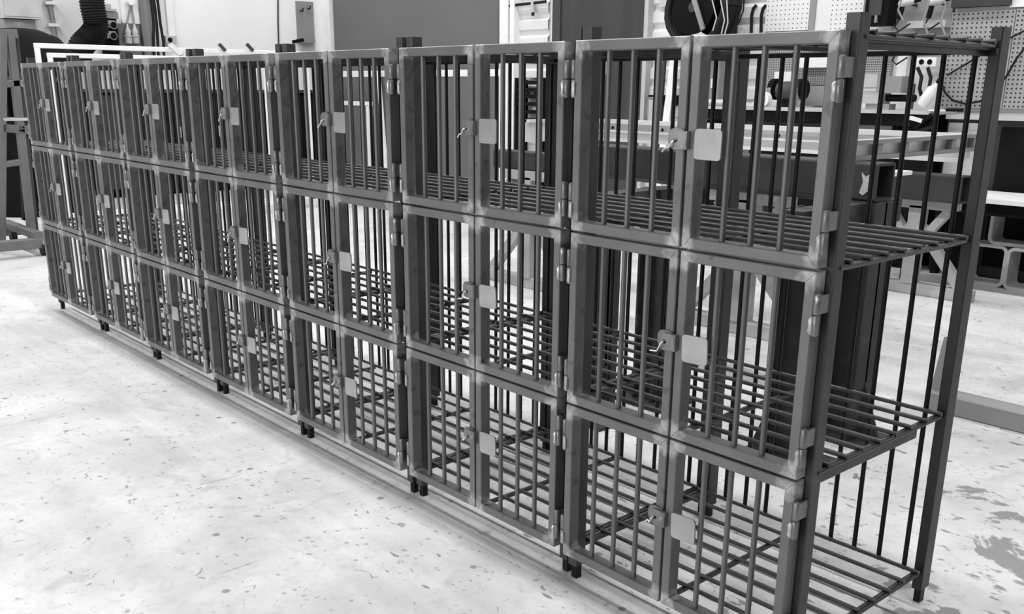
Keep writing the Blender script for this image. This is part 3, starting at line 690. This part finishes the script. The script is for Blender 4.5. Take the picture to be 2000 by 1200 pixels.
MB().lathe((x, 6.27, zb + .07), [(.07, 0), (.07, .012), (.035, .013), (.035, .05), (.07, .051), (.07, .063)], 18, axis=(0, 1, 0)).build('reel', 'white', t, smooth=True)
MB().cyl((x, 6.265, zb + .07), (x, 6.27, zb + .07), .03, 12).build('core', 'vdark', t)
# rags
x = on_bench(1466); rg_ = MB(); n = 9
vs = []; fs = []
for i in range(n):
    for j in range(n):
        u, v = i / (n - 1) - .5, j / (n - 1) - .5
        vs.append((x + u * .2, 6.44 + v * .2, zb + .002 + max(0, .10 * (1 - 4 * u * u) * (1 - 4 * v * v)) * (.6 + .4 * math.sin(9 * u + 5 * v))))
for i in range(n - 1):
    for j in range(n - 1): fs.append((i * n + j, i * n + j + 1, (i + 1) * n + j + 1, (i + 1) * n + j))
fs.append(tuple(i * n for i in range(n)) + tuple((n - 1) * n + j for j in range(1, n)) + tuple(i * n + n - 1 for i in range(n - 2, -1, -1)) + tuple(j for j in range(n - 2, 0, -1)))
tag(MB().add(vs, fs).build('rag', 'lightgrey', base=(x, 6.44, zb), smooth=True), 'crumpled grey rag lying on the workbench', 'rag')
tag(MB().cyl((on_bench(1380), 6.3, zb + .03), (on_bench(1440), 6.3, zb + .03), .032, 14).build('roll', 'lightgrey', base=(on_bench(1410), 6.3, zb), smooth=True), 'pale grey roll lying lengthwise on the workbench', 'roll')
x = on_bench(1722, 6.3)
t = thing('bench_vise', 'grey bench vise with black screw on the workbench', 'vise', (x, 6.3, zb))
MB().box(x - .12, x + .10, 6.24, 6.36, zb, zb + .05).build('base', 'midgrey', t)
MB().box(x - .17, x + .04, 6.23, 6.37, zb + .05, zb + .16).build('fixed_body', 'lightgrey', t)
MB().box(x - .17, x - .02, 6.21, 6.39, zb + .19, zb + .30).build('jaw', 'lightgrey', t)
MB().box(x - .02, x + .03, 6.21, 6.39, zb + .16, zb + .28).build('jaw', 'midgrey', t)
MB().box(x + .05, x + .20, 6.22, 6.38, zb + .14, zb + .28).build('moving_jaw', 'midgrey', t)
MB().cyl((x - .1, 6.3, zb + .1), (x + .30, 6.3, zb + .1), .03, 12).build('screw', 'vdark', t, smooth=True)
MB().cyl((x + .28, 6.3, zb - .0 + .01), (x + .28, 6.3, zb + .22), .010, 8).build('tommy_bar', 'dark', t, smooth=True)
a = PY(1800, 206, 6.34); b = PY(1818, 182, 6.34)
t = thing('spray_bottle', 'white bottle lying tilted against the socket board', 'bottle', a)
dv = (b - a).normalized()
MB().lathe((a.x, a.y, zb + .045), [(.045, 0), (.05, .02), (.05, .15), (.02, .19), (.02, .22)], 16, axis=(dv.x, 0, dv.z)).build('body', 'white', t, smooth=True)
MB().lathe(Vector((a.x, a.y, zb + .045)) + Vector((dv.x, 0, dv.z)).normalized() * .215, [(.024, 0), (.024, .03)], 12, axis=(dv.x, 0, dv.z)).build('cap', 'vdark', t)
x = on_bench(1838, 6.24)
t = thing('white_trowel', 'small white blade with dark handle at the bench edge', 'trowel', (x, 6.22, zb))
MB().prism([(-.06, -.05), (.04, -.05), (.07, -.02), (.07, .03), (-.02, .06), (-.06, .06)], (x, 6.20, zb + .001), (1, 0, 0), (0, 1, 0), (0, 0, 1), .012).build('blade', 'white', t)
MB().cyl((x + .06, 6.2, zb + .012), (x + .2, 6.22, zb + .012), .012, 8).build('handle', 'vdark', t)
# clamp hanging on the bench front
a, b = PY(1787, 252, 6.17), PY(1820, 224, 6.17)
t = thing('black_clamp', 'black lever clamp hung on the workbench front', 'clamp', a)
MB().bar(a, b, .03, .03, up=(0, 1, 0)).build('lever', 'vdark', t)
MB().bar(a + Vector((0, .0, -.03)), b + Vector((.02, 0, -.10)), .03, .03, up=(0, 1, 0)).build('lever', 'rubber', t)
MB().bar(PY(1778, 230, 6.17), PY(1802, 237, 6.17), .03, .035, up=(0, 1, 0)).build('grip', 'white', t)
MB().cyl((b.x, 6.16, b.z), (b.x, 6.181, b.z), .015, 8).build('hook', 'dark', t)

# ================================================================== LEFT WALL
XL = XW
t = thing('electrical_cabinet', 'pale grey electrical cabinet on the white wall above the black tank', 'cabinet', (XL + .2, PX(40, 20, XL + .3).y, PX(40, 37, XL + .3).z))
q = MB(); rect_x(q, (2, -60), (78, 36), XL + .3, .3); q.build('body', 'lightgrey', t)
q = MB(); rect_x(q, (5, -55), (74, 32), XL + .31, .012); q.build('door', 'lightgrey', t)
q = MB(); rect_x(q, (8, 38), (70, 58), XL + .22, .2); q.build('skirt', 'midgrey', t)
pts = [PX(96, -30, XL + .06), PX(97, 5, XL + .06), PX(101, 30, XL + .06), PX(105, 60, XL + .06), PX(108, 74, XL + .06), PX(106, 80, XL + .06), PX(98, 83, XL + .06)]
t = thing('conduit', 'grey conduit pipe clipped to white wall beside the electrical cabinet', 'conduit', pts[-1])
MB().tube(pts, .035, 10).build('pipe', 'midgrey', t, smooth=True)
for py_, px_ in ((6, 98), (49, 104)):
    c = PX(px_, py_, XL + .06); MB().box(c.x - .06, c.x + .05, c.y - .07, c.y + .07, c.z - .02, c.z + .02).build('clip', 'white', t)
# domed black tank
c = PX(40, 100, XL + 1.5)
t = thing('black_tank', 'black domed tank standing behind the A-frame stand', 'tank', (c.x, c.y, 0))
zt = PX(42, 54, c.x).z
MB().lathe((c.x, c.y, 0), [(.61, 0), (.62, .05), (.62, zt - .46), (.58, zt - .28), (.44, zt - .11), (.22, zt - .02), (.02, zt)], 32).build('shell', 'vdark', t, smooth=True)
MB().lathe((c.x, c.y, zt - .62), [(.618, 0), (.63, .01), (.63, .05), (.618, .06)], 32).build('band', 'dark', t, smooth=True)
MB().cyl((c.x + .1, c.y, zt - .02), (c.x + .1, c.y, zt + .05), .05, 10).build('fitting', 'midgrey', t)
# corrugated extraction hose
ctrl = [(176, -40), (178, -10), (181, 15), (186, 38), (188, 54), (180, 68), (168, 80), (158, 92), (155, 110), (156, 140)]
P_ = [PX(a, b, XL + .45) for a, b in ctrl]
path = []; N_ = 80
def cat(P, t):
    i = min(int(t * (len(P) - 1)), len(P) - 2); f = t * (len(P) - 1) - i
    p0, p1, p2, p3 = P[max(i - 1, 0)], P[i], P[i + 1], P[min(i + 2, len(P) - 1)]
    return .5 * ((2 * p1) + (p2 - p0) * f + (2 * p0 - 5 * p1 + 4 * p2 - p3) * f * f + (3 * p1 - p0 - 3 * p2 + p3) * f ** 3)
path = [cat(P_, i / N_) for i in range(N_ + 1)]
tag(MB().tube(path, [.148 if i % 2 else .165 for i in range(N_ + 1)], 20).build('extraction_hose', 'rubber', base=path[-1]), 'thick black corrugated extraction hose bending in front of white wall', 'hose')
# socket box
t = thing('socket_box', 'dark switch box with two round sockets on the white wall', 'socket box', (XL + .1, PX(218, 60, XL + .12).y, PX(218, 86, XL + .12).z))
q = MB(); rect_x(q, (203, 37), (231, 110), XL + .12, .12); q.build('back_box', 'vdark', t)
q = MB(); rect_x(q, (203, 23), (231, 36), XL + .17, .17); q.build('hood', 'midgrey', t)
q = MB(); rect_x(q, (206, 17), (228, 22), XL + .19, .19); q.build('lid', 'lightgrey', t)
q = MB(); rect_x(q, (209, 8), (217, 16), XL + .14, .10); q.build('knob', 'lightgrey', t)
for py_ in (47, 68):
    q = MB(); rect_x(q, (211, py_ - 7), (226, py_ + 7), XL + .17, .06); q.build('socket_body', 'lightgrey', t)
    c = PX(221, py_ + 2, XL + .18)
    MB().lathe(c, [(.05, 0), (.055, .012), (.055, .02)], 16, axis=(1, 0, 0)).build('socket_ring', 'midgrey', t, smooth=True)
    MB().cyl(c + Vector((.018, 0, 0)), c + Vector((.024, 0, 0)), .042, 14).build('socket_face', 'vdark', t)
# gas outlet board
t = thing('gas_outlet_board', 'dark board with two pale gas regulators and round gauge', 'gas board', (XL + .1, PX(253, 60, XL + .1).y, PX(253, 82, XL + .1).z))
q = MB(); rect_x(q, (233, 47), (275, 110), XL + .05, .05); q.build('board', 'wood', t)
q = MB(); rect_x(q, (234, -60), (272, 46), XL + .04, .04); q.build('back_plate', 'white', t)
c = PX(256, 3, XL + .10)
MB().lathe((XL + .04, c.y, c.z), [(.05, 0), (.055, .02), (.055, .07), (.045, .08)], 18, axis=(1, 0, 0)).build('gauge', 'paper', t, smooth=True)
for px_, pb in ((248, 255), (262, 257)):
    MB().tube([PX(pb, 12, XL + .07), PX(px_, 46, XL + .07), PX(px_, 55, XL + .08)], .012, 8).build('pipe', 'midgrey', t, smooth=True)
    a = PX(px_ + 2, 66, XL + .12)
    MB().lathe((a.x, a.y, a.z - .07), [(.045, -.06), (.05, 0), (.05, .02), (.062, .03), (.062, .045), (.04, .05), (.045, .11), (.018, .16), (.015, .2)], 14).build('regulator', 'lightgrey', t, smooth=True)
# plank and hanging cables
q = MB(); rect_x(q, (275, -60), (293, 110), XL + .10, .1); tag(q.build('wall_board', 'wood'), 'dark upright board between the gas regulators and hanging cables', 'board')
for k, (a, b) in enumerate(((296, 300), (302, 308), (309, 319))):
    pts = [PX(a - 8, -40, XL + .12), PX(a, 10, XL + .12), PX(a + 4, 45, XL + .12), PX(b, 80, XL + .12), PX(b + 2, 130, XL + .12)]
    tag(MB().tube(pts, .021, 8).build('hanging_cable', 'rubber', base=pts[-1], smooth=True), ('thick black cable hanging close beside a dark upright board', 'middle one of three thick black cables on the white wall', 'thick black cable hanging closest to the white trunking')[k], 'cable', 'thick cables on the white wall')
t = thing('cable_trunking', 'white upright cable trunking with junction box on the wall', 'trunking', (XL, PX(332, 40, XL + .05).y, PX(335, 86, XL + .05).z))
q = MB(); rect_x(q, (324, -60), (337, 72), XL + .05, .05); q.build('trunk', 'white', t)
q = MB(); rect_x(q, (324, 70), (345, 85), XL + .10, .10); q.build('junction_box', 'lightgrey', t)
c = PX(332, 78, XL + .1); MB().cyl(c, c + Vector((.01, 0, 0)), .035, 12).build('knob', 'vdark', t)
pts = [PX(543, -40, XL + .02), PX(543, 40, XL + .02), PX(545, 120, XL + .02)]
tag(MB().tube(pts, .012, 6).build('wall_cable', 'dark', base=pts[-1]), 'single thin cable running straight down the white wall', 'cable')
t = thing('hook_board', 'mid grey hook board screwed to the white wall near the sliding door', 'hook board', (XL, PX(597, 60, XL + .04).y, PX(597, 76, XL + .04).z))
q = MB(); rect_x(q, (580, 3), (613, 76), XL + .03, .03); q.build('board', 'midgrey', t)
for px_, py_ in ((586, 20), (600, 16)):
    c = PX(px_, py_, XL + .04); MB().tube([c, c + Vector((.08, 0, -.02)), c + Vector((.1, 0, .03))], .01, 6).build('hook', 'vdark', t)
t = thing('wall_ledge', 'small wooden ledge holding a dark tool under the hook board', 'ledge', (XL, PX(600, 90, XL + .1).y, PX(600, 100, XL + .1).z))
q = MB(); rect_x(q, (588, 76), (616, 84), XL + .16, .16); q.build('ledge', 'midgrey', t)
q = MB(); rect_x(q, (590, 84), (616, 120), XL + .06, .06); q.build('backing', 'lightgrey', t)
a, b = PX(572, 82, XL + .2), PX(592, 78, XL + .2); MB().bar(a, b, .05, .05, up=(1, 0, 0)).build('tool', 'vdark', t)

# white gate frames standing behind the far racks
def gate(x, y0, y1, z1, label, rail=.05, ym=None):
    t = thing('gate_frame', label, 'gate frame', (x, (y0 + y1) / 2, 0), 'white gate frames')
    MB().bar((x, y0, z1 - rail / 2), (x, y1, z1 - rail / 2), .05, rail, ch=.006).build('top_rail', 'white', t)
    MB().bar((x, y0, .12), (x, y1, .12), .05, rail, ch=.006).build('bottom_rail', 'white', t)
    for yy in [y0 + rail / 2, y1 - rail / 2] + ([ym] if ym else []):
        MB().bar((x, yy, 0), (x, yy, z1 - rail), .05, rail, up=(0, 1, 0), ch=.006).build('stile', 'white', t)
    return t
xa = -10.2; A = PX(66, 84, xa); B = PX(600, 96, xa)
g1 = gate(xa, A.y, B.y, A.z, 'taller white gate frame standing behind the far racks', .05)
xa2 = -9.9; A2 = PX(92, 103, xa2); B2 = PX(520, 106, xa2)
g2 = gate(xa2, A2.y, B2.y, A2.z, 'shorter white gate frame standing in front of the taller one', .046)
c = PX(340, 95, xa + .05)
MB().bar(PX(332, 87, xa + .06), PX(354, 108, xa2 - .06), .06, .02, up=(1, 0, 0)).build('clamp_strap', 'lightgrey', g1)
for px_ in (428, 482):
    MB().bar(PX(px_, 86, xa + .04), PX(px_ + 12, 99, xa + .04), .03, .04, up=(1, 0, 0)).build('clamp', 'dark', g1)
# low dark cabinets along the left wall
t = thing('long_cabinet', 'long low black cabinet along the white wall behind the far racks', 'cabinet', (XL + .3, 4.5, 0))
sy0, sy1 = 2.75, 6.35
MB().box(XL + .02, XL + .6, sy0, sy1, .08, 1.42).build('body', 'vdark', t)
MB().box(XL + .02, XL + .66, sy0 - .03, sy1 + .03, 1.42, 1.46).build('top', 'dark', t)
MB().box(XL + .06, XL + .52, sy0 + .04, sy1 - .04, 0, .08).build('plinth', 'vdark', t)
for k in range(6):
    y0_ = sy0 + .02 + k * (sy1 - sy0) / 6
    d_ = MB().box(XL + .6, XL + .62, y0_, y0_ + .56, .12, 1.38).build('door', 'vdark' if k % 3 else 'dark', t)
    MB().box(XL + .62, XL + .65, y0_ + .48, y0_ + .51, .8, .95).build('handle', 'lightgrey', d_)

# A-frame rolling stand at the row end
xs = -8.75
t = thing('a_frame_stand', 'grey A-frame steel stand on castors beyond the rack row', 'stand', (xs, PX(25, 480, xs).y, 0))
def XP(px_, py_, dx=0): return PX(px_, py_, xs + dx)
def leg(pa, pb, nm, wd=.10, m_='aframe', dx=0, dz=.10): MB().bar(XP(*pa, dx), XP(*pb, dx), wd, dz, up=(1, 0, 0), ch=.006).build(nm, m_, t)
leg((5, 64), (2, 474), 'leg', .062); leg((19, 66), (64, 474), 'leg', .062); leg((30, 68), (72, 474), 'leg', .03, 'dark', -.05)
leg((6, 165), (40, 162), 'rung', .06); leg((4, 250), (54, 254), 'rung', .075)
leg((6, 322), (44, 316), 'rung', .05)
MB().bar(XP(-2, 66), XP(32, 66), .08, .08, up=(0, 0, 1)).build('head_bar', 'aframe', t)
q = MB(); a, b = XP(4, 236), XP(54, 236); q.box(xs - .4, xs + .06, a.y, b.y, a.z - .0, a.z + .025); q.build('tray', 'lightgrey', t)
leg((14, 170), (20, 236), 'tube', .05, 'vdark', -.2); leg((36, 200), (40, 240), 'tube', .055, 'aframe', -.15); leg((44, 300), (50, 430), 'tube', .05, 'vdark', -.2)
a = XP(-40, 470); b = XP(66, 470)
for dx in (-.62, .36):
    MB().bar((xs + dx, a.y - .2, .12), (xs + dx, b.y + .05, .12), .09, .09, ch=.006).build('base_bar', 'aframe', t)
for yy in (a.y, b.y - .06):
    MB().bar((xs - .66, yy, .19), (xs + .4, yy, .19), .08, .07, ch=.006).build('base_bar', 'aframe', t)
for dx in (-.62, .36):
    for yy in (b.y - .02, a.y - .1):
        MB().lathe((xs + dx, yy - .03, .065), [(.03, 0), (.065, .006), (.065, .054), (.03, .06)], 18, axis=(0, 1, 0)).build('castor', 'rubber', t, smooth=True)

for o in bpy.data.objects:
    if '_o' in o: del o['_o']
